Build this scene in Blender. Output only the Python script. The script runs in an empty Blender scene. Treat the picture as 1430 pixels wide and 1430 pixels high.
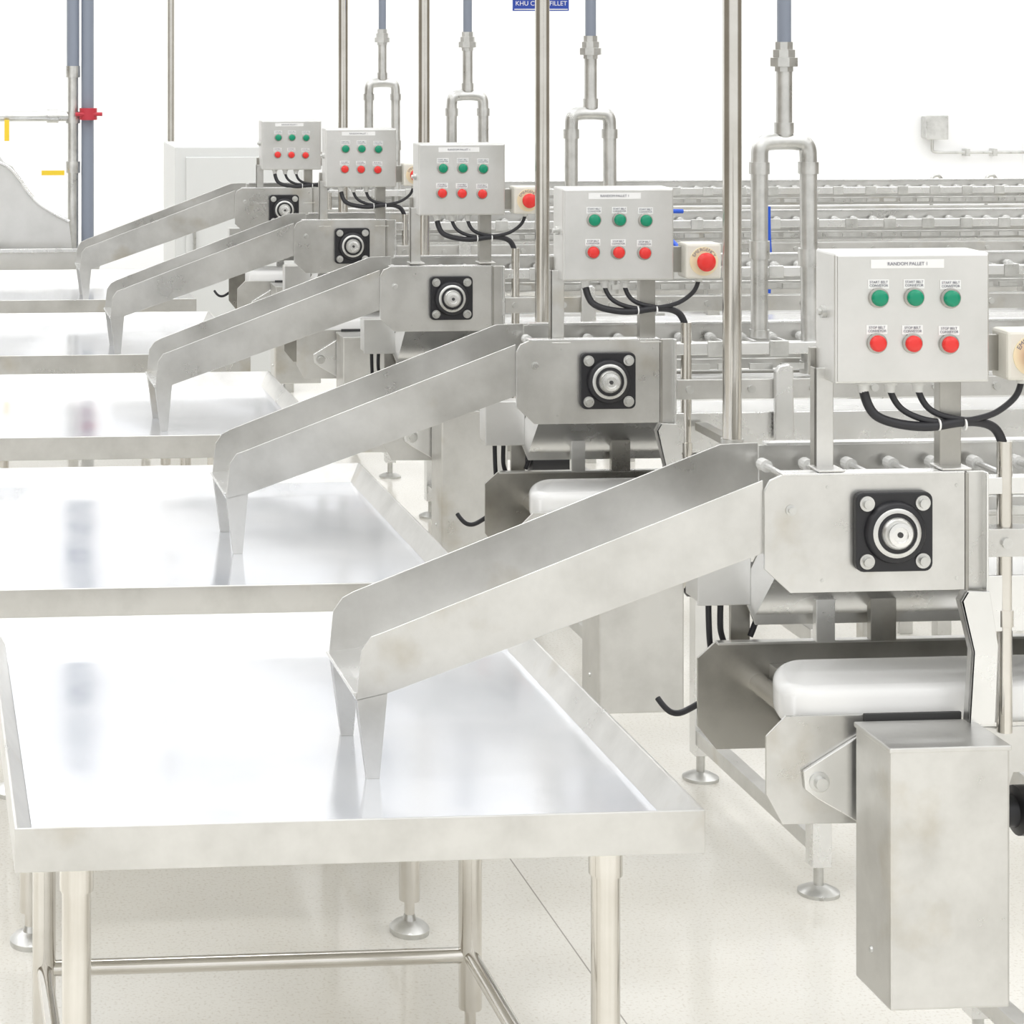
import bpy, math, random, bmesh
from mathutils import Vector
random.seed(4)
sc = bpy.context.scene
COL = sc.collection

# ------------------------------------------------------------ materials
def newmat(name):
    m = bpy.data.materials.new(name); m.use_nodes = True
    nt = m.node_tree
    return m, nt, nt.nodes['Principled BSDF']

def plain(name, col, rough=.5, metal=0., emit=0.):
    m, nt, b = newmat(name)
    b.inputs['Base Color'].default_value = (*col, 1)
    b.inputs['Roughness'].default_value = rough
    b.inputs['Metallic'].default_value = metal
    if emit:
        b.inputs['Emission Color'].default_value = (*col, 1)
        b.inputs['Emission Strength'].default_value = emit
    return m

def steel(name, c1, c2, r1, r2, metal=.9, scale=6., bump=.02, stain=.0):
    m, nt, b = newmat(name)
    N, L = nt.nodes, nt.links
    geo = N.new('ShaderNodeNewGeometry')
    pos = geo.outputs['Position']
    n = N.new('ShaderNodeTexNoise'); n.inputs['Scale'].default_value = scale
    n.inputs['Detail'].default_value = 8; n.inputs['Roughness'].default_value = .6
    L.new(pos, n.inputs['Vector'])
    cr = N.new('ShaderNodeValToRGB')
    cr.color_ramp.elements[0].position = .34; cr.color_ramp.elements[0].color = (*c1, 1)
    cr.color_ramp.elements[1].position = .62; cr.color_ramp.elements[1].color = (*c2, 1)
    L.new(n.outputs['Fac'], cr.inputs[0])
    out = cr.outputs[0]
    if stain:
        n3 = N.new('ShaderNodeTexNoise'); n3.inputs['Scale'].default_value = 5.3; n3.inputs['Detail'].default_value = 6
        L.new(pos, n3.inputs['Vector'])
        c3 = N.new('ShaderNodeValToRGB')
        c3.color_ramp.elements[0].position = .60; c3.color_ramp.elements[0].color = (0,0,0,1)
        c3.color_ramp.elements[1].position = .75; c3.color_ramp.elements[1].color = (stain,stain,stain,1)
        L.new(n3.outputs['Fac'], c3.inputs[0])
        mx = N.new('ShaderNodeMixRGB'); mx.blend_type = 'MULTIPLY'; mx.inputs[2].default_value = (.72,.65,.52,1)
        L.new(c3.outputs[0], mx.inputs[0]); L.new(out, mx.inputs[1]); out = mx.outputs[0]
    L.new(out, b.inputs['Base Color'])
    mr = N.new('ShaderNodeMapRange')
    mr.inputs['From Min'].default_value = .3; mr.inputs['From Max'].default_value = .7
    mr.inputs['To Min'].default_value = r1; mr.inputs['To Max'].default_value = r2
    L.new(n.outputs['Fac'], mr.inputs['Value']); L.new(mr.outputs[0], b.inputs['Roughness'])
    b.inputs['Metallic'].default_value = metal
    if bump:
        n2 = N.new('ShaderNodeTexNoise'); n2.inputs['Scale'].default_value = 3.5
        n2.inputs['Detail'].default_value = 1
        L.new(pos, n2.inputs['Vector'])
        bp = N.new('ShaderNodeBump'); bp.inputs['Strength'].default_value = bump * 10
        bp.inputs['Distance'].default_value = .01
        L.new(n2.outputs['Fac'], bp.inputs['Height']); L.new(bp.outputs[0], b.inputs['Normal'])
    return m

M = {}
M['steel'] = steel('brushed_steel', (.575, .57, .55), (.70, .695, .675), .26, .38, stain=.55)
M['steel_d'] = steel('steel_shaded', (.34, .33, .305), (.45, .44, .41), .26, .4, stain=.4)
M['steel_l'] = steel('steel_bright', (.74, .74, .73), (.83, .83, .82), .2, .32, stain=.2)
M['panel'] = steel('panel_steel', (.65, .65, .63), (.72, .715, .70), .34, .44, bump=.0)
M['pipe'] = steel('pipe_steel', (.64, .615, .57), (.73, .71, .67), .10, .18, metal=1., bump=0)
M['tray'] = steel('tray_steel', (.76, .785, .84), (.86, .875, .91), .09, .18, metal=.7, scale=2.5, bump=.012)
M['pvc'] = plain('pvc_grey', (.24, .27, .33), .35)
M['galv'] = steel('galvanised', (.54, .54, .52), (.70, .70, .68), .25, .4, metal=.85, scale=14, bump=0)
M['black'] = plain('black_cast', (.014, .014, .017), .4)
M['rubber'] = plain('black_rubber', (.02, .02, .024), .45)
M['dark'] = plain('dark_matte', (.05, .05, .05), .6)
M['belt'] = plain('white_belt', (.88, .88, .87), .08)
M['paint'] = plain('pale_enamel', (.72, .73, .72), .35)
M['cream'] = plain('cream_plastic', (.72, .70, .63), .45)
M['white'] = plain('white_label', (.86, .86, .85), .5)
M['green'] = plain('green_button', (.0, .26, .14), .25)
M['red'] = plain('red_button', (.76, .035, .03), .25)
M['valve'] = plain('valve_red', (.50, .03, .05), .45)
M['yellow'] = plain('yellow_plastic', (.85, .60, .03), .5)
M['ring'] = plain('estop_ring', (.84, .74, .50), .5)
M['ink'] = plain('label_ink', (.22, .22, .26), .6)
M['blue'] = plain('sign_blue', (.02, .06, .38), .5)
M['bluet'] = plain('blue_tube', (.02, .10, .60), .4)
M['knob'] = plain('roller_plastic', (.75, .75, .73), .4)

SX = .9935
# ------------------------------------------------------------ mesh helpers
def mesh_obj(name, verts, faces, mat, smooth=False, bevel=0., seg=2):
    me = bpy.data.meshes.new(name)
    me.from_pydata([tuple(v) for v in verts], [], faces)
    me.materials.append(mat)
    me.validate()
    if smooth:
        for p in me.polygons: p.use_smooth = True
    return dict(name=name, data=me, bevel=bevel, smooth=smooth, seg=seg)

def fixn(me):
    bm = bmesh.new(); bm.from_mesh(me); bmesh.ops.recalc_face_normals(bm, faces=bm.faces); bm.to_mesh(me); bm.free()

class Group:
    """one real-world object: parts are modelled in metres around an anchor"""
    def __init__(self, name, anchor):
        self.name, self.a, self.parts = name, Vector(anchor), []
    def add(self, p): self.parts.append(p)
    def W(self, v): return Vector((v[0]*SX, v[1], v[2])) - self.a
    def T(self, vs): return [self.W(v) for v in vs]
    def box(self, n, x0, x1, y0, y1, z0, z1, mat='steel', bevel=.0015, seg=2):
        v = self.T([(x0,y0,z0),(x1,y0,z0),(x1,y1,z0),(x0,y1,z0),(x0,y0,z1),(x1,y0,z1),(x1,y1,z1),(x0,y1,z1)])
        f = [(0,3,2,1),(4,5,6,7),(0,1,5,4),(1,2,6,5),(2,3,7,6),(3,0,4,7)]
        self.add(mesh_obj(n, v, f, M[mat], bevel=bevel, seg=seg))
    def prism(self, n, pts, y0, y1, mat='steel', bevel=.0008):
        k = len(pts)
        v = self.T([(x, y0, z) for x, z in pts] + [(x, y1, z) for x, z in pts])
        f = [tuple(range(k)), tuple(range(2*k-1, k-1, -1))]
        for i in range(k):
            j = (i+1) % k
            f.append((i, i+k, j+k, j))
        p = mesh_obj(n, v, f, M[mat], bevel=bevel); fixn(p['data'])
        self.add(p)
    def poly(self, n, v, f, mat='steel', bevel=0., smooth=False, seg=2):
        p = mesh_obj(n, self.T(v), f, M[mat], bevel=bevel, smooth=smooth, seg=seg); fixn(p['data'])
        self.add(p)
    def lathe(self, n, p0, p1, prof, mat='steel', seg=24):
        p0, p1 = self.W(p0), self.W(p1)
        d = (p1 - p0).normalized()
        u = d.orthogonal().normalized(); w = d.cross(u)
        vs, fs = [], []
        for t, r in prof:
            for s in range(seg):
                a = 2*math.pi*s/seg
                vs.append(p0 + d*t + (u*math.cos(a) + w*math.sin(a))*r)
        for i in range(len(prof)-1):
            for s in range(seg):
                q = (s+1) % seg
                fs.append((i*seg+s, i*seg+q, (i+1)*seg+q, (i+1)*seg+s))
        fs.append(tuple(range(seg-1, -1, -1)))
        b = (len(prof)-1)*seg
        fs.append(tuple(range(b, b+seg)))
        p = mesh_obj(n, vs, fs, M[mat])
        for pl in p['data'].polygons: pl.use_smooth = len(pl.vertices) == 4
        p['data'].set_sharp_from_angle(angle=math.radians(40))
        self.add(p)
    def cyl(self, n, p0, p1, r, mat='steel', seg=20):
        L = (Vector(p1)-Vector(p0)).length
        self.lathe(n, p0, p1, [(0, r), (L, r)], mat, seg)
    def tube(self, n, pts, r, mat='rubber', res=6):
        cu = bpy.data.curves.new(n, 'CURVE'); cu.dimensions = '3D'
        cu.bevel_depth = r; cu.bevel_resolution = 4; cu.resolution_u = res; cu.use_fill_caps = True
        sp = cu.splines.new('NURBS'); sp.points.add(len(pts)-1)
        for i, q in enumerate(pts):
            q = self.W(q)
            sp.points[i].co = (q.x, q.y, q.z, 1)
        sp.order_u = 3; sp.use_endpoint_u = True
        cu.materials.append(M[mat])
        self.add(dict(name=n, data=cu, bevel=0, smooth=False))
    def text(self, n, s, x, y, z, size, mat='ink', rot=0.):
        cu = bpy.data.curves.new(n, 'FONT'); cu.body = s; cu.size = size
        cu.align_x = 'CENTER'; cu.align_y = 'CENTER'; cu.extrude = .0002
        cu.materials.append(M[mat])
        self.add(dict(name=n, data=cu, bevel=0, smooth=False,
                      loc=self.W((x, y, z)), rot=(math.pi/2, rot, 0)))
    def place(self, dx=0, dy=0, dz=0, sy=1.):
        e = bpy.data.objects.new(self.name, None)
        e.empty_display_size = .1
        e.location = self.a + Vector((dx, dy, dz)); e.scale = (1, sy, 1); COL.objects.link(e)
        for p in self.parts:
            o = bpy.data.objects.new(p['name'], p['data']); COL.objects.link(o)
            o.parent = e
            if 'loc' in p: o.location = p['loc']; o.rotation_euler = p['rot']
            if p['bevel']:
                b = o.modifiers.new('bevel', 'BEVEL'); b.width = p['bevel']; b.segments = p.get('seg', 2)
                b.limit_method = 'ANGLE'; b.angle_limit = math.radians(30)
        return e

def add_cyl(vs, fs, p0, p1, rad, seg=8):
    p0, p1 = Vector(p0), Vector(p1); d = (p1-p0).normalized(); u = d.orthogonal().normalized(); w = d.cross(u)
    b = len(vs)
    for p in (p0, p1):
        for s in range(seg):
            a = 2*math.pi*s/seg; vs.append(p + (u*math.cos(a)+w*math.sin(a))*rad)
    for s in range(seg):
        q = (s+1) % seg; fs.append((b+s, b+q, b+seg+q, b+seg+s))
    fs.append(tuple(b+s for s in range(seg-1,-1,-1))); fs.append(tuple(b+seg+s for s in range(seg)))

def add_box(vs, fs, x0, x1, y0, y1, z0, z1):
    b = len(vs)
    vs += [(x0,y0,z0),(x1,y0,z0),(x1,y1,z0),(x0,y1,z0),(x0,y0,z1),(x1,y0,z1),(x1,y1,z1),(x0,y1,z1)]
    fs += [tuple(b+i for i in f) for f in [(0,3,2,1),(4,5,6,7),(0,1,5,4),(1,2,6,5),(2,3,7,6),(3,0,4,7)]]

PITCH = 1.7
# ------------------------------------------------------------ work table
X0, X1, Y0, Y1, ZT, ZS = .160, 1.283, 3.68, 4.93, .845, .797
t = Group('packing_table', (.717, Y0, 0))
fl = .034
lip = .005
o = [(X0,Y0),(X1,Y0),(X1,Y1),(X0,Y1)]
i1 = [(X0+lip,Y0+lip),(X1-lip,Y0+lip),(X1-lip,Y1-lip),(X0+lip,Y1-lip)]
i2 = [(X0+fl,Y0+.012),(X1-fl,Y0+.012),(X1-fl,Y1-fl),(X0+fl,Y1-fl)]
ZB = ZT - .070
V = [(x,y,ZB) for x,y in o] + [(x,y,ZT) for x,y in o] + [(x,y,ZT) for x,y in i1] + [(x,y,ZS) for x,y in i2]
F = []
for a in (0, 4, 8):
    for k in range(4):
        q = (k+1) % 4
        F.append((a+k, a+q, a+4+q, a+4+k))
F.append((3,2,1,0))
t.poly('rim', V, F, 'steel', bevel=.0015)
t.poly('tray', [(x,y,ZS+.0008) for x,y in i2], [(0,1,2,3)], 'tray')
LX0, LX1, LY0, LY1 = .267, 1.155, 3.80, 4.72
for k, (x, y) in enumerate([(LX0,LY0),(LX1,LY0),(LX0,LY1),(LX1,LY1)]):
    t.lathe('leg_%d' % (k+1), (x,y,.035), (x,y,ZB), [(0,.012),(.04,.012),(.041,.024),(ZB-.035-.075,.024),(ZB-.035-.074,.028),(ZB-.035,.028)], 'pipe')
    t.lathe('foot_%d' % (k+1), (x,y,0), (x,y,.1), [(0,.045),(.012,.046),(.022,.036),(.03,.016),(.05,.010)], 'galv')
zs = .185
t.cyl('stretcher_back', (LX0,LY1,zs), (LX1,LY1,zs), .016, 'pipe')
t.cyl('stretcher_left', (LX0,LY0,zs), (LX0,LY1,zs), .016, 'pipe')
t.cyl('stretcher_right', (LX1,LY0,zs), (LX1,LY1,zs), .016, 'pipe')
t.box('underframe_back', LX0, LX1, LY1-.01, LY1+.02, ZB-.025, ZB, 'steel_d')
t.place(sy=1.03)
t.place(dy=PITCH-.17, sy=1.12)
for n in range(2, 5): t.place(dy=n*PITCH)

# ------------------------------------------------------------ chute
YF, YK = 4.02, 4.29
c = Group('discharge_chute', (.80, 4.15, ZS))
side = [(.774,.934),(.783,1.021),(.800,1.045),(.821,1.052),(1.505,1.307),(1.505,1.178),(.827,.945)]
sideb = [(.774,.934),(.783,1.021),(.800,1.045),(.821,1.056),(1.525,1.320),(1.598,1.322),(1.598,1.178),(1.505,1.178),(.827,.945)]
c.prism('side_front', side, YF-.004, YF, 'steel')
c.prism('side_back', sideb, YK, YK+.004, 'steel')
fp = [(.768,.944),(.774,.934),(.827,.945),(1.505,1.178),(1.505,1.184),(.827,.951),(.790,.947),(.770,.948)]
c.prism('trough_floor', fp, YF, YK, 'steel_l')
def foot(nm, y):
    v = [(.775,y,.936),(.829,y,.947),(.815,y,ZS+.001),(.792,y,ZS+.001),
         (.775,y+.004,.936),(.829,y+.004,.947),(.815,y+.004,ZS+.001),(.792,y+.004,ZS+.001),
         (.775,y+.03,.936),(.792,y+.012,ZS+.001)]
    c.poly(nm, v, [(0,1,2,3),(7,6,5,4),(0,4,5,1),(1,5,6,2),(2,6,7,3),(0,3,9,8),(4,8,9,7)], 'steel')
foot('foot_front', YF-.004)
foot('foot_back', YK-.03)
for n in range(5): c.place(dy=n*PITCH)

# ------------------------------------------------------------ roller conveyor (head)
XR = 6.6
r = Group('roller_conveyor', (1.744, 4.155, 0))
plate = [(1.505,1.288),(1.516,1.308),(1.537,1.317),(1.872,1.317),(1.872,1.109),(1.552,1.109),(1.505,1.152)]
r.prism('side_plate_front', plate, YF-.012, YF-.004, 'steel')
r.box('side_flange_front', 1.537, 1.872, YF-.012, YF+.018, 1.315, 1.320, 'steel_l', .001)
r.prism('side_plate_back', [(1.60,1.317),(XR,1.317),(XR,1.20),(1.60,1.20)], YK, YK+.006, 'steel')
r.box('side_flange_back', 1.61, XR, YK-.012, YK+.012, 1.318, 1.324, 'steel_l', .001)
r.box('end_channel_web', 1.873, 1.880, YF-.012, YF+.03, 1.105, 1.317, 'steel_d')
r.box('end_channel', 1.880, 1.914, YF+.0, YF+.004, 1.105, 1.317, 'steel')
r.box('end_channel_lip', 1.910, 1.915, YF-.016, YF+.004, 1.105, 1.317, 'steel_l')
r.box('rail_front_upper', 1.917, XR, YF+.0, YF+.03, 1.275, 1.305, 'steel_l')
r.box('rail_front_mid', 1.917, XR, YF-.01, YF+.03, 1.165, 1.215, 'steel')
r.box('rail_front_low', 1.917, XR, YF, YF+.008, 1.03, 1.13, 'steel_l')
r.box('bed', 1.62, XR, YF+.03, YK-.01, 1.11, 1.116, 'steel_l')
r.box('inner_chain_guide', 1.55, XR, YF+.10, YF+.112, 1.225, 1.25, 'steel')
r.lathe('plate_bolt', (1.553, YF-.011, 1.255), (1.553, YF-.03, 1.255), [(0,.010),(.003,.010),(.0035,.006),(.008,.006)], 'galv', 16)
for k, (x, z) in enumerate(((1.62,1.295),(1.857,1.295),(1.61,1.13),(1.857,1.13))):
    r.lathe('rivet_%d' % (k+1), (x, YF-.011, z), (x, YF-.03, z), [(0,.0035),(.002,.003)], 'galv', 8)
# flange bearing
bx, bz, by = 1.736, 1.217, YF-.012
h = .070
pts = []
for cx, cz, a0 in ((h-.014,h-.014,0),(-h+.014,h-.014,90),(-h+.014,-h+.014,180),(h-.014,-h+.014,270)):
    for q in range(5):
        a = math.radians(a0+q*22.5); pts.append((bx+cx+.014*math.cos(a), bz+cz+.014*math.sin(a)))
r.prism('bearing_flange', pts, by-.016, by, 'black', .002)
r.lathe('bearing_boss', (bx,by-.015,bz), (bx,by-1,bz), [(0,.056),(.010,.053),(.012,.05)], 'black', 40)
r.lathe('bearing_ring', (bx,by-.020,bz), (bx,by-1,bz), [(0,.045),(.006,.045),(.009,.041),(.009,.036),(.002,.034),(.002,.029),(.012,.028),(.015,.025)], 'galv', 40)
r.lathe('bearing_seal', (bx,by-.0215,bz), (bx,by-1,bz), [(0,.0345),(.0025,.0340)], 'steel_d', 32)
r.lathe('bearing_shaft', (bx,by-.034,bz), (bx,by-1,bz), [(0,.022),(.008,.021),(.009,.014),(.006,.013),(.006,.0065)], 'steel_l', 32)
r.lathe('shaft_centre', (bx,by-.0405,bz), (bx,by-1,bz), [(0,.005),(.001,.005)], 'dark', 16)
for k, (sx, sz) in enumerate(((1,1),(-1,1),(-1,-1),(1,-1))):
    r.lathe('bearing_bolt_%d' % (k+1), (bx+sx*.051,by-.015,bz+sz*.051), (bx+sx*.051,by-1,bz+sz*.051), [(0,.0135),(.004,.0135),(.0042,.009),(.011,.008)], 'galv', 20)
vs, fs, v2, f2, v3, f3 = [], [], [], [], [], []
x = 1.60
while x < XR-.05:
    add_cyl(vs, fs, (x, YF+.005, 1.285), (x, YK, 1.285), .006)
    add_cyl(v2, f2, (x, YF+.03, 1.285), (x, YF+.055, 1.285), .012, 12)
    add_cyl(v2, f2, (x, YK-.04, 1.285), (x, YK-.015, 1.285), .012, 12)
    x += .082
r.poly('cross_rods', vs, fs, 'steel_l')
r.poly('chain_rollers', v2, f2, 'knob')
x = 1.95; vs, fs = [], []
while x < XR-.1:
    add_cyl(vs, fs, (x, YF-.016, 1.19), (x, YF-.01, 1.19), .010, 10)
    add_box(v3, f3, x+.05, x+.10, YF-.004, YF+.002, 1.270, 1.310)
    x += .16
r.poly('rail_bolts', vs, fs, 'galv')
r.poly('rail_clips', v3, f3, 'galv', bevel=.002)
v4, f4 = [], []
x = 1.95
while x < XR-.1:
    add_box(v4, f4, x, x+.06, YF+.012, YF+.02, 1.235, 1.25)
    x += .082
r.poly('chain_links', v4, f4, 'galv')
r.box('hanger_1', 1.768, 1.806, 4.43, 4.45, .904, 1.20, 'steel_l')
r.box('hanger_2', 1.878, 1.930, 4.43, 4.45, .904, 1.20, 'steel_d')
st = [(1.873,1.108),(1.915,1.106),(1.930,1.01),(1.924,.872),(1.876,.872),(1.884,1.00),(1.862,1.09)]
r.prism('bent_strap', st, YF-.02, YF-.012, 'steel_l')
r.prism('bent_strap_edge', [(1.873,1.108),(1.862,1.09),(1.884,1.00),(1.876,.872),(1.880,.872),(1.888,1.00),(1.867,1.09),(1.877,1.106)], YF-.02, YF+.004, 'steel')
r.prism('catch_hood', [(1.66,.93),(1.63,1.0),(1.68,1.10),(2.6,1.10),(2.6,.93)], 4.47, 4.476, 'steel')
r.poly('hood_slope', [(1.66,4.30,1.11),(2.6,4.30,1.11),(2.6,4.47,.95),(1.66,4.47,.95)], [(0,1,2,3)], 'steel_l')
r.prism('guide_bracket', [(2.165,1.06),(2.165,1.235),(2.175,1.25),(2.20,1.255),(2.212,1.245),(2.215,1.06)], YF-.03, YF-.012, 'steel_l', .004)
for k, x in enumerate((3.2, 4.6, 6.0)):
    r.box('stand_%d' % (k+1), x, x+.05, YF+.03, YF+.08, 0, 1.12, 'steel')
    r.box('stand_back_%d' % (k+1), x, x+.05, YK-.07, YK-.02, 0, 1.12, 'steel')
for n in range(5): r.place(dy=n*PITCH)

# ------------------------------------------------------------ control panel
p = Group('control_panel', (1.777, 4.045, 1.478))
PX0, PX1 = 1.630, 1.914
p.box('enclosure', PX0, PX1, 4.0, 4.09, 1.478, 1.708, 'panel', .004)
p.box('door_seam', PX0+.004, PX1-.004, 3.997, 4.0, 1.482, 1.704, 'panel', .001)
p.box('post_left', 1.612, 1.646, 4.045, 4.050, 1.30, 1.50, 'steel')
p.box('post_left_web', 1.612, 1.616, 4.045, 4.07, 1.30, 1.50, 'steel_d')
p.box('post_left_tab', 1.604, 1.652, YF-.013, 4.06, 1.321, 1.325, 'steel')
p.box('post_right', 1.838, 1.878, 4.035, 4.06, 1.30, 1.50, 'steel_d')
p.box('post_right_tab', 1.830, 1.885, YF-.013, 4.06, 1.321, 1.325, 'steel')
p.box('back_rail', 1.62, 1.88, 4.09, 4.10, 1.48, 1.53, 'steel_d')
p.lathe('side_latch', (1.630,4.045,1.60),(1.6,4.045,1.60), [(0,.011),(.008,.011),(.009,.006),(.014,.006)], 'galv')
p.box('title_label', 1.694, 1.828, 3.9955, 3.997, 1.682, 1.697, 'white', 0)
p.text('title_text', 'RANDOM PALLET 1', 1.761, 3.9945, 1.6895, .0085)
for k, (xx, zz, mt) in enumerate([(1.708,1.630,'green'),(1.773,1.630,'green'),(1.840,1.628,'green'),(1.705,1.550,'red'),(1.770,1.549,'red'),(1.837,1.547,'red')]):
    p.lathe('bezel_%d' % (k+1), (xx,3.997,zz),(xx,3,zz), [(0,.0180),(.004,.0180),(.005,.0155)], 'steel_d', 28)
    p.lathe('button_%d' % (k+1), (xx,3.992,zz),(xx,3,zz), [(0,.0145),(.005,.0145),(.0075,.0130),(.0095,.0095),(.0103,.005)], mt, 28)
    p.box('button_label_%d' % (k+1), xx-.019, xx+.019, 3.9955, 3.997, zz+.016, zz+.032, 'white', 0)
    p.text('label_text_%d' % (k+1), 'START BELT\nCONVEYOR' if k < 3 else 'STOP BELT\nCONVEYOR', xx, 3.9945, zz+.0245, .0062)
for k, xx in enumerate((1.699, 1.748, 1.800)):
    p.lathe('gland_%d' % (k+1), (xx,4.04,1.480),(xx,4.04,1), [(0,.013),(.010,.013),(.011,.010),(.024,.009)], 'knob', 12)
Yc = 4.03
p.tube('cable_1', [(1.699,4.04,1.46),(1.702,Yc,1.43),(1.725,Yc-.01,1.408),(1.80,Yc-.02,1.396),(1.867,Yc-.02,1.408),(1.92,Yc,1.402),(1.948,Yc,1.385),(1.956,Yc,1.35)], .0085)
p.tube('cable_2', [(1.748,4.04,1.46),(1.752,Yc,1.438),(1.775,Yc-.01,1.418),(1.82,Yc-.02,1.405),(1.87,Yc-.02,1.404)], .0058)
p.tube('cable_3', [(1.800,4.04,1.46),(1.803,Yc,1.438),(1.825,Yc-.01,1.418),(1.87,Yc-.02,1.409),(1.90,Yc-.01,1.406)], .0058)
p.tube('cable_4', [(1.99,4.035,1.478),(1.985,Yc,1.455),(1.96,Yc,1.43),(1.92,Yc-.01,1.412),(1.87,Yc-.02,1.408)], .0055)
for k, xx in enumerate((1.825, 1.873)):
    p.cyl('cable_tie_%d' % (k+1), (xx-.002,Yc-.019,1.402),(xx+.001,Yc-.019,1.402), .0108, 'white')
p.lathe('conduit', (1.956,Yc,1.368),(1.956,Yc,0), [(0,.0135),(.30,.0135),(.301,.016),(.33,.016),(.331,.0135),(.52,.0135)], 'pipe')
p.box('estop_bracket', 1.905, 1.95, 4.02, 4.03, 1.495, 1.56, 'steel_d')
p.box('estop_box', 1.940, 2.032, 3.985, 4.05, 1.482, 1.570, 'cream', .006)
p.lathe('estop_ring', (1.986,3.985,1.526),(1.986,3,1.526), [(0,.036),(.002,.036)], 'ring', 32)
p.lathe('estop_stem', (1.986,3.983,1.526),(1.986,3,1.526), [(0,.012),(.012,.012)], 'black', 20)
p.lathe('estop_mushroom', (1.986,3.973,1.526),(1.986,3,1.526), [(0,.018),(.004,.023),(.010,.0235),(.015,.019),(.017,.010)], 'red', 32)
for k, ch in enumerate('EMERGENCY'):
    a = math.radians(150 - k*120/8)
    p.text('ring_letter_%d' % (k+1), ch, 1.986+.0295*math.cos(a), 3.9825, 1.526+.0295*math.sin(a), .012, 'ink', rot=(math.pi/2-a))
p.cyl('estop_gland', (1.99,4.035,1.484),(1.99,4.035,1.470), .009, 'knob')
for n, (dx, dz) in enumerate(((0,0), (-.008,-.012), (0,.005), (0,-.03), (0,-.075))):
    p.place(dx=dx, dy=n*PITCH, dz=dz)

# ------------------------------------------------------------ belt conveyor
b = Group('belt_conveyor', (2.19, 4.2, 0))
XB = 6.4
n_s = 14
yb0, yb1 = 4.06, 4.26
ztop, zbot = .925, .85
ptsP = []
for k in range(n_s+1):
    a = math.pi/2*k/n_s
    ptsP.append((1.668 - .104*math.cos(a), yb0 + (yb1-yb0)*math.sin(a)))
outline = [(XB, yb0), (1.60, yb0-.0)] + ptsP[1:] + [(XB, yb1)]
K = len(outline)
v = [(x,y,zbot) for x,y in outline] + [(x,y,ztop) for x,y in outline]
f = [tuple(range(K)), tuple(range(2*K-1,K-1,-1))] + [(i,i+K,(i+1)%K+K,(i+1)%K) for i in range(K)]
b.poly('belt', v, f, 'belt', bevel=.034, smooth=True, seg=6)
b.box('belt_bed', 1.68, XB, 4.26, 4.45, .80, .86, 'steel')
pl = [(1.558,.880),(1.522,.845),(1.522,.742),(1.552,.688),(1.95,.684),(1.98,.77),(XB,.77),(XB,.852),(1.90,.852),(1.88,.880)]
b.prism('side_front', pl, 4.045, 4.051, 'steel')
b.box('shade_strip', 1.70, 1.88, 4.038, 4.045, .866, .883, 'dark', .001)  # dark strip painting in the shadow below the belt front
plb = [(1.572,.904),(1.536,.873),(1.536,.740),(1.574,.694),(1.95,.694),(1.98,.77),(XB,.77),(XB,.904)]
b.prism('side_back', plb, 4.45, 4.456, 'steel_d')
b.box('side_back_flange', 1.572, XB, 4.435, 4.456, .901, .906, 'steel', .001)
b.cyl('roller_shaft', (1.66,4.06,.82), (1.66,4.45,.82), .02, 'pipe')
b.box('cross_beam', 1.70, 1.76, 4.051, 4.45, .70, .75, 'steel_d')
b.prism('bearing_bracket', [(1.587,.785),(1.590,.752),(1.612,.735),(1.700,.684),(1.700,.852)], 4.036, 4.044, 'steel_l', .002)
b.lathe('bracket_bolt', (1.616,4.037,.765),(1.616,3,.765), [(0,.018),(.004,.018),(.0045,.012),(.016,.011)], 'galv', 20)
for k, y in enumerate((3.80, 4.65)):
    b.box('leg_%d' % (k+1), 2.176, 2.224, y-.024, y+.024, .07, .78 if k else .60, 'steel_l')
    b.lathe('leg_foot_%d' % (k+1), (2.20,y,0),(2.20,y,1), [(0,.05),(.008,.05),(.018,.03),(.022,.012),(.08,.012)], 'galv')
b.box('leg_rail', 2.18, 2.22, 3.80, 4.65, .10, .14, 'steel')
b.box('leg_rail_top', 2.18, 2.22, 3.80, 4.67, .60, .64, 'steel')
for k, x in enumerate((3.4, 4.8, 6.1)):
    b.box('stand_%d' % (k+1), x, x+.048, 4.08, 4.128, 0, .80, 'steel')
    b.box('stand_back_%d' % (k+1), x, x+.048, 4.38, 4.428, 0, .80, 'steel')
b.box('junction_box', 1.545, 1.645, 4.47, 4.55, .975, 1.085, 'steel', .003)
b.box('junction_box_lid', 1.541, 1.649, 4.464, 4.47, .971, 1.089, 'panel', .002)
b.box('junction_bracket', 1.62, 1.66, 4.50, 4.51, .85, 1.07, 'steel_d')
b.tube('junction_cable_1', [(1.575,4.5,.98),(1.575,4.5,.93),(1.580,4.5,.86),(1.60,4.5,.80)], .006)
b.tube('junction_cable_2', [(1.60,4.5,.98),(1.595,4.49,.94),(1.60,4.5,.90),(1.62,4.5,.86)], .006)
b.tube('junction_cable_3', [(1.645,4.5,1.04),(1.68,4.49,1.03),(1.69,4.5,.97),(1.66,4.5,.90)], .006)
b.lathe('tension_wheel', (1.675,4.50,1.005),(1.675,4.6,1.005), [(0,.02),(.004,.035),(.03,.035)], 'black', 24)
b.tube('low_cable', [(1.472,4.50,.782),(1.482,4.48,.764),(1.505,4.48,.755),(1.530,4.48,.765),(1.548,4.46,.785)], .006)
b.lathe('gear_motor', (1.98,4.15,.665),(2.3,4.15,.665), [(0,.015),(.01,.028),(.05,.030),(.055,.045),(.2,.045)], 'black', 24)
for n in range(5): b.place(dy=n*PITCH)

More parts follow.
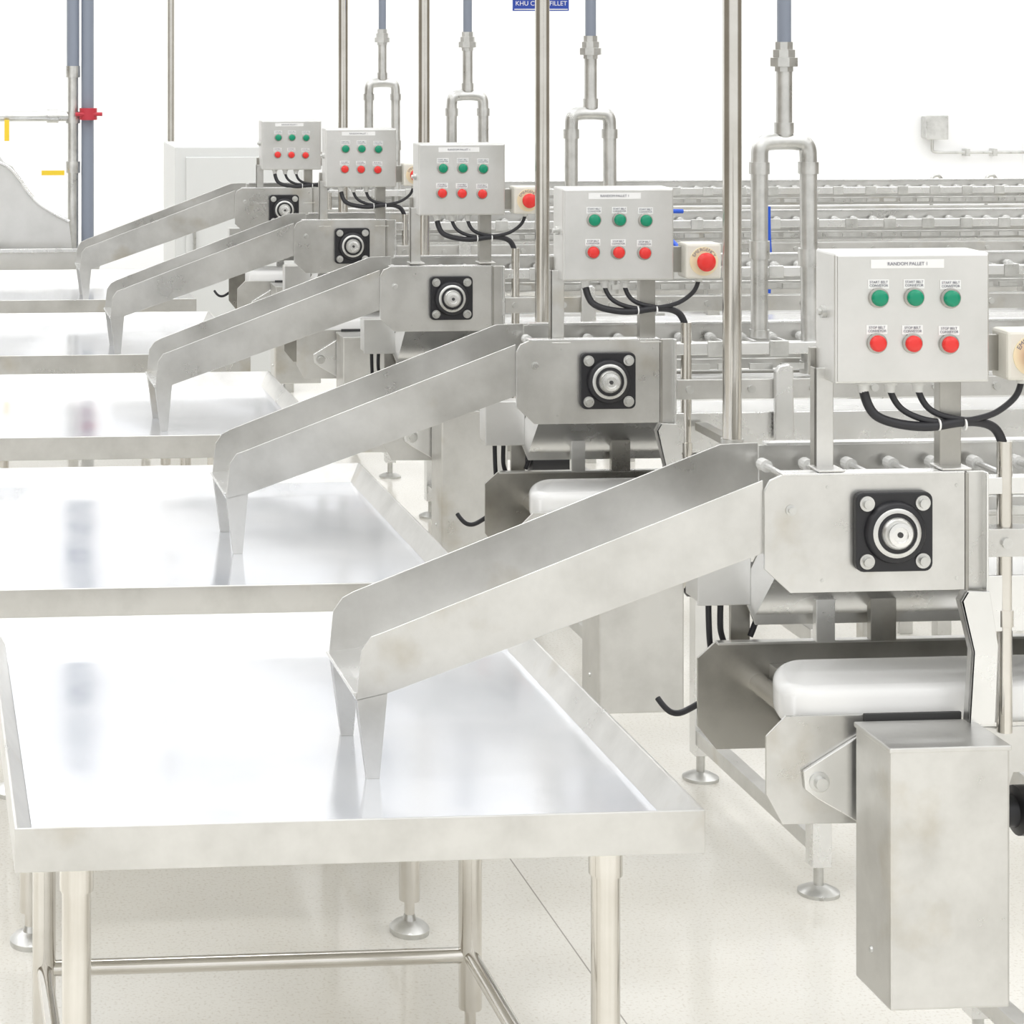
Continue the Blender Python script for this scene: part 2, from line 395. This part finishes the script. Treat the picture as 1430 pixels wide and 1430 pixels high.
# ------------------------------------------------------------ drive guard box
g = Group('motor_guard_box', (1.778, 3.94, .42))
g.box('cover', 1.676, 1.890, 3.872, 4.022, .424, .872, 'steel', .005)
g.box('cover_lid', 1.674, 1.892, 3.870, 4.024, .866, .875, 'steel', .002)
g.lathe('cover_bolt_1', (1.676,3.95,.50),(1.6,3.95,.50), [(0,.006),(.004,.005)], 'galv')
g.box('mount_arm', 1.80, 1.95, 4.0, 4.045, .72, .76, 'steel_d')
g.tube('drive_cable', [(1.91,4.02,.60),(1.92,4.01,.52),(1.915,4.0,.46),(1.885,3.99,.44)], .007)
for n in range(5): g.place(dy=n*PITCH)

# ------------------------------------------------------------ support poles
s = Group('support_pole', (1.97, 5.475, 1.1))
s.lathe('tube', (1.975,5.475,1.08),(1.975,5.475,5), [(0,.0225),(4.1,.0225)], 'pipe', 28)
s.lathe('end_collar', (1.975,5.475,1.07),(1.975,5.475,5), [(0,.027),(.04,.027)], 'galv', 28)
s.box('frame_arm', 1.96, 1.99, 5.475, 5.70, 1.09, 1.11, 'steel_d')
for n in range(4): s.place(dy=n*PITCH)

# ------------------------------------------------------------ water pipe forks
w = Group('water_pipe', (2.21, 5.776, 1.2))
wx, wy = 2.220, 5.776
w.cyl('pvc_riser', (wx,wy,2.045),(wx,wy,5.2), .0175, 'pvc')
w.lathe('union', (wx,wy,1.985),(wx,wy,3), [(0,.024),(.012,.024),(.013,.036),(.035,.036),(.036,.029),(.055,.029),(.056,.023),(.075,.023)], 'galv', 8)
w.cyl('drop', (wx,wy,1.82),(wx,wy,1.99), .02, 'galv')
w.lathe('tee_collar', (wx,wy,1.825),(wx,wy,3), [(0,.024),(.03,.024)], 'galv')
xl, xr2 = 2.155, 2.284
w.tube('fork', [(xl,wy,1.33),(xl,wy,1.60),(xl,wy,1.755),(xl+.002,wy,1.803),(xl+.045,wy,1.808),(wx,wy,1.808),(xr2-.045,wy,1.808),(xr2-.002,wy,1.803),(xr2,wy,1.755),(xr2,wy,1.60),(xr2,wy-.01,1.235)], .0215, 'galv')
for k, (x, z) in enumerate(((xl,1.51),(xr2,1.49))):
    w.lathe('coupling_%d' % (k+1), (x,wy,z),(x,wy,3), [(0,.026),(.045,.026)], 'galv')
    w.lathe('elbow_collar_%d' % (k+1), (x,wy,1.725),(x,wy,3), [(0,.0255),(.03,.0255)], 'galv')
w.cyl('end_cap', (xr2,wy-.01,1.22),(xr2,wy-.01,1.25), .026, 'galv')
w.cyl('feed_left', (xl,wy,1.33),(xl,wy,1.31), .025, 'galv')
for n in range(4): w.place(dy=n*PITCH)

# ------------------------------------------------------------ room
def quad(name, vs, mat):
    d = mesh_obj(name, vs, [(0,1,2,3)], mat); ob = bpy.data.objects.new(name, d['data']); COL.objects.link(ob); return ob
m, nt, bs = newmat('sealed_floor'); N, L = nt.nodes, nt.links
tc = N.new('ShaderNodeTexCoord')
n1 = N.new('ShaderNodeTexNoise'); n1.inputs['Scale'].default_value = 130; n1.inputs['Detail'].default_value = 2
L.new(tc.outputs['Object'], n1.inputs['Vector'])
cr = N.new('ShaderNodeValToRGB'); cr.color_ramp.elements[0].position = .30; cr.color_ramp.elements[0].color = (.74,.71,.64,1)
cr.color_ramp.elements[1].position = .46; cr.color_ramp.elements[1].color = (.86,.845,.79,1)
L.new(n1.outputs['Fac'], cr.inputs[0])
n2 = N.new('ShaderNodeTexNoise'); n2.inputs['Scale'].default_value = 1.6; n2.inputs['Detail'].default_value = 5
L.new(tc.outputs['Object'], n2.inputs['Vector'])
c2 = N.new('ShaderNodeValToRGB'); c2.color_ramp.elements[0].position = .35; c2.color_ramp.elements[0].color = (.93,.92,.90,1)
c2.color_ramp.elements[1].position = .65; c2.color_ramp.elements[1].color = (1,1,1,1)
L.new(n2.outputs['Fac'], c2.inputs[0])
mm = N.new('ShaderNodeMixRGB'); mm.blend_type = 'MULTIPLY'; mm.inputs[0].default_value = 1
L.new(cr.outputs[0], mm.inputs[1]); L.new(c2.outputs[0], mm.inputs[2])
sp = N.new('ShaderNodeSeparateXYZ'); L.new(tc.outputs['Object'], sp.inputs[0])
a = N.new('ShaderNodeMath'); a.operation = 'SUBTRACT'; a.inputs[1].default_value = 1.5; L.new(sp.outputs['X'], a.inputs[0])
q = N.new('ShaderNodeMath'); q.operation = 'PINGPONG'; q.inputs[1].default_value = 2.0; L.new(a.outputs[0], q.inputs[0])
l = N.new('ShaderNodeMath'); l.operation = 'LESS_THAN'; l.inputs[1].default_value = .0018; L.new(q.outputs[0], l.inputs[0])
mix = N.new('ShaderNodeMixRGB'); mix.inputs[2].default_value = (.40,.38,.34,1)
L.new(l.outputs[0], mix.inputs[0]); L.new(mm.outputs[0], mix.inputs[1]); L.new(mix.outputs[0], bs.inputs['Base Color'])
bs.inputs['Roughness'].default_value = .10
bs.inputs['Specular IOR Level'].default_value = .7
quad('floor', [(-8,-6,0),(12,-6,0),(12,16,0),(-8,16,0)], m)

m, nt, bs = newmat('wall_paint'); N, L = nt.nodes, nt.links
tc = N.new('ShaderNodeTexCoord'); n1 = N.new('ShaderNodeTexNoise'); n1.inputs['Scale'].default_value = .8
L.new(tc.outputs['Object'], n1.inputs['Vector'])
cr = N.new('ShaderNodeValToRGB'); cr.color_ramp.elements[0].color = (.94,.95,.96,1); cr.color_ramp.elements[1].color = (.98,.98,.985,1)
L.new(n1.outputs['Fac'], cr.inputs[0]); L.new(cr.outputs[0], bs.inputs['Base Color']); bs.inputs['Roughness'].default_value = .5
quad('wall_back', [(-8,16,0),(12,16,0),(12,16,5.5),(-8,16,5.5)], m)

# ------------------------------------------------------------ background fittings
q = Group('water_supply_pipes', (.87, 12.1, .9))
q.cyl('riser_pvc', (.915,12.2,.0),(.915,12.2,5.2), .033, 'pvc')
q.cyl('riser_steel', (.838,12.2,.0),(.838,12.2,1.86), .028, 'galv')
q.cyl('riser_pvc_upper', (.838,12.2,1.84),(.838,12.2,5.2), .033, 'pvc')
for k, z in enumerate((1.30, 1.56, 1.80)):
    q.lathe('collar_%d' % (k+1), (.838,12.2,z),(.838,12.2,5), [(0,.037),(.06,.037)], 'galv')
q.cyl('branch', (-1.5,12.2,1.596),(.838,12.2,1.596), .026, 'galv')
q.lathe('branch_collar', (.70,12.2,1.596),(.8,12.2,1.596), [(0,.034),(.06,.034)], 'galv')
q.cyl('valve_body', (.915,12.15,1.58),(.915,12.15,1.64), .046, 'valve')
q.cyl('valve_handle', (.845,12.12,1.61),(.985,12.12,1.61), .010, 'valve')
q.box('tag_1', .475, .50, 12.16, 12.165, 1.47, 1.58, 'yellow', 0)
q.box('tag_2', .67, .79, 12.16, 12.165, 1.29, 1.315, 'yellow', 0)
q.place()

q = Group('washing_hopper', (.3, 12.0, 0))
q.prism('trough_front', [(-1.5,.92),(.96,.92),(.99,.90),(.93,.74),(-1.5,.74)], 11.99, 12.0, 'panel')
q.box('trough_lip', -1.5, .965, 11.975, 11.99, .905, .925, 'steel_l')
q.box('trough_deck', -1.5, .96, 12.0, 12.15, .86, .87, 'steel')
q.prism('hopper_side', [(-.6,1.37),(.455,1.37),(.515,1.34),(.62,1.17),(.72,1.10),(.81,1.055),(.83,.87),(-.6,.87)], 12.10, 12.11, 'panel')
q.prism('hopper_inner', [(-.6,1.54),(.28,1.52),(.40,1.46),(.64,1.13),(-.6,1.10)], 12.13, 12.14, 'paint')
q.tube('hopper_rim', [(-.6,12.09,1.37),(.30,12.09,1.37),(.455,12.09,1.37),(.53,12.09,1.31),(.62,12.09,1.17),(.72,12.09,1.10),(.81,12.09,1.055)], .009, 'steel_l')
for k, x in enumerate((-1.2, .80)):
    q.box('leg_%d' % (k+1), x, x+.05, 12.02, 12.07, 0, .86, 'steel')
q.place()

q = Group('storage_cabinet', (1.83, 13.3, 0))
q.box('body', 1.47, 2.20, 13.0, 13.6, .08, 1.386, 'paint', .006)
q.box('door', 1.53, 2.19, 12.985, 13.0, .12, 1.33, 'paint', .004)
for k, x in enumerate((1.5, 2.1)): q.box('leg_%d' % (k+1), x, x+.05, 13.02, 13.08, 0, .08, 'steel')
q.box('handle', 1.57, 1.585, 12.96, 12.985, .8, .95, 'galv')
q.place()

q = Group('corner_post', (1.73, 15.6, 0))
q.cyl('tube_upper', (1.735,15.6,1.0),(1.735,15.6,5.2), .024, 'pipe')
q.cyl('tube_lower', (1.735,15.6,0),(1.735,15.6,1.2), .030, 'pvc')
q.place()

q = Group('wall_junction_box', (7.22, 15.95, 1.33))
q.box('box', 7.15, 7.29, 15.90, 16.0, 1.26, 1.41, 'galv', .006)
q.box('box_lid', 7.14, 7.30, 15.885, 15.90, 1.25, 1.418, 'galv', .004)
q.tube('conduit', [(7.21,15.95,1.25),(7.21,15.95,1.20),(7.21,15.95,1.165),(7.24,15.95,1.155),(7.6,15.95,1.155),(10,15.95,1.15)], .011, 'galv')
for k, x in enumerate((7.45, 7.65, 7.95)): q.box('clip_%d' % (k+1), x, x+.03, 15.93, 15.999, 1.13, 1.18, 'galv')
q.place()

q = Group('gooseneck_hook', (5.44, 12, 1.0))
q.tube('hook', [(5.42,12,1.05),(5.42,12,1.20),(5.42,12,1.275),(5.48,12,1.275),(5.48,12,1.21)], .009, 'galv')
q.cyl('stem', (5.42,12,0),(5.42,12,1.06), .012, 'galv')
q.place(); q.place(dx=.30)

q = Group('hanging_sign', (2.74, 10, 2.2))
q.box('board', 2.622, 2.872, 10, 10.01, 2.145, 2.30, 'blue', .001)
q.box('border', 2.628, 2.866, 9.998, 10, 2.150, 2.154, 'white', 0)
q.text('lettering', 'KHU CAN - FILLET', 2.747, 9.996, 2.177, .028, 'white')
q.cyl('rod_1', (2.65,10.005,2.3),(2.65,10.005,5.2), .004, 'galv'); q.cyl('rod_2', (2.84,10.005,2.3),(2.84,10.005,5.2), .004, 'galv')
q.place()

q = Group('blue_hose', (3.1, 8.3, 1.2))
q.tube('hose', [(3.17,8.4,1.42),(3.17,8.4,1.30),(3.18,8.4,1.2),(3.17,8.4,1.10)], .007, 'bluet')
q.tube('hose_end', [(3.17,8.4,1.12),(3.10,8.6,1.12),(3.0,8.9,1.20),(2.98,9.2,1.334),(3.04,9.21,1.336),(3.12,9.22,1.334)], .009, 'bluet')
q.place()

M['glow'] = plain('fill_glow', (1, 1, 1), .5, 0, 14)
q = Group('added_fill_light', (0, 0, 4.6))  # unseen emissive fixtures, added for fill light and reflections in the trays
q.box('housing', -.7, .7, -.13, .13, 4.64, 4.70, 'white', .005)
q.box('glow_panel', -.68, .68, -.11, .11, 4.60, 4.64, 'glow', .005)
for xx in (-2.5, .8, 4.1, 7.4):
    for yy in (1.0, 4.0, 7.0, 10.0, 13.0):
        q.place(dx=xx, dy=yy)

# ------------------------------------------------------------ world: pale hall, dimmer toward the long side walls
wd = bpy.data.worlds.new('hall_light'); sc.world = wd; wd.use_nodes = True
N, L = wd.node_tree.nodes, wd.node_tree.links
bg = N['Background']
tc = N.new('ShaderNodeTexCoord'); sp = N.new('ShaderNodeSeparateXYZ'); L.new(tc.outputs['Generated'], sp.inputs[0])
cr = N.new('ShaderNodeValToRGB')
cr.color_ramp.elements[0].position = 0; cr.color_ramp.elements[0].color = (.66,.66,.645,1)
cr.color_ramp.elements[1].position = .7; cr.color_ramp.elements[1].color = (1,1,1,1)
L.new(sp.outputs['Z'], cr.inputs[0])
ab = N.new('ShaderNodeMath'); ab.operation = 'ABSOLUTE'; L.new(sp.outputs['X'], ab.inputs[0])
c2 = N.new('ShaderNodeValToRGB')
c2.color_ramp.elements[0].position = .70; c2.color_ramp.elements[0].color = (1,1,1,1)
c2.color_ramp.elements[1].position = .88; c2.color_ramp.elements[1].color = (.30,.27,.23,1)
L.new(ab.outputs[0], c2.inputs[0])
mx = N.new('ShaderNodeMixRGB'); mx.blend_type = 'MULTIPLY'; mx.inputs[0].default_value = 1
L.new(cr.outputs[0], mx.inputs[1]); L.new(c2.outputs[0], mx.inputs[2])
L.new(mx.outputs[0], bg.inputs['Color'])
bg.inputs['Strength'].default_value = 1.5

# ------------------------------------------------------------ camera
cam = bpy.data.cameras.new('camera'); co = bpy.data.objects.new('camera', cam); COL.objects.link(co)
co.location = (0, 0, 2.13); co.rotation_euler = (math.pi/2, 0, math.radians(-4.5))
cam.sensor_width = 36; cam.lens = 3259/1430*36
cam.shift_x = .405; cam.shift_y = -.486
cam.clip_end = 100
sc.camera = co
sc.view_settings.view_transform = 'Standard'
sc.view_settings.look = 'None'
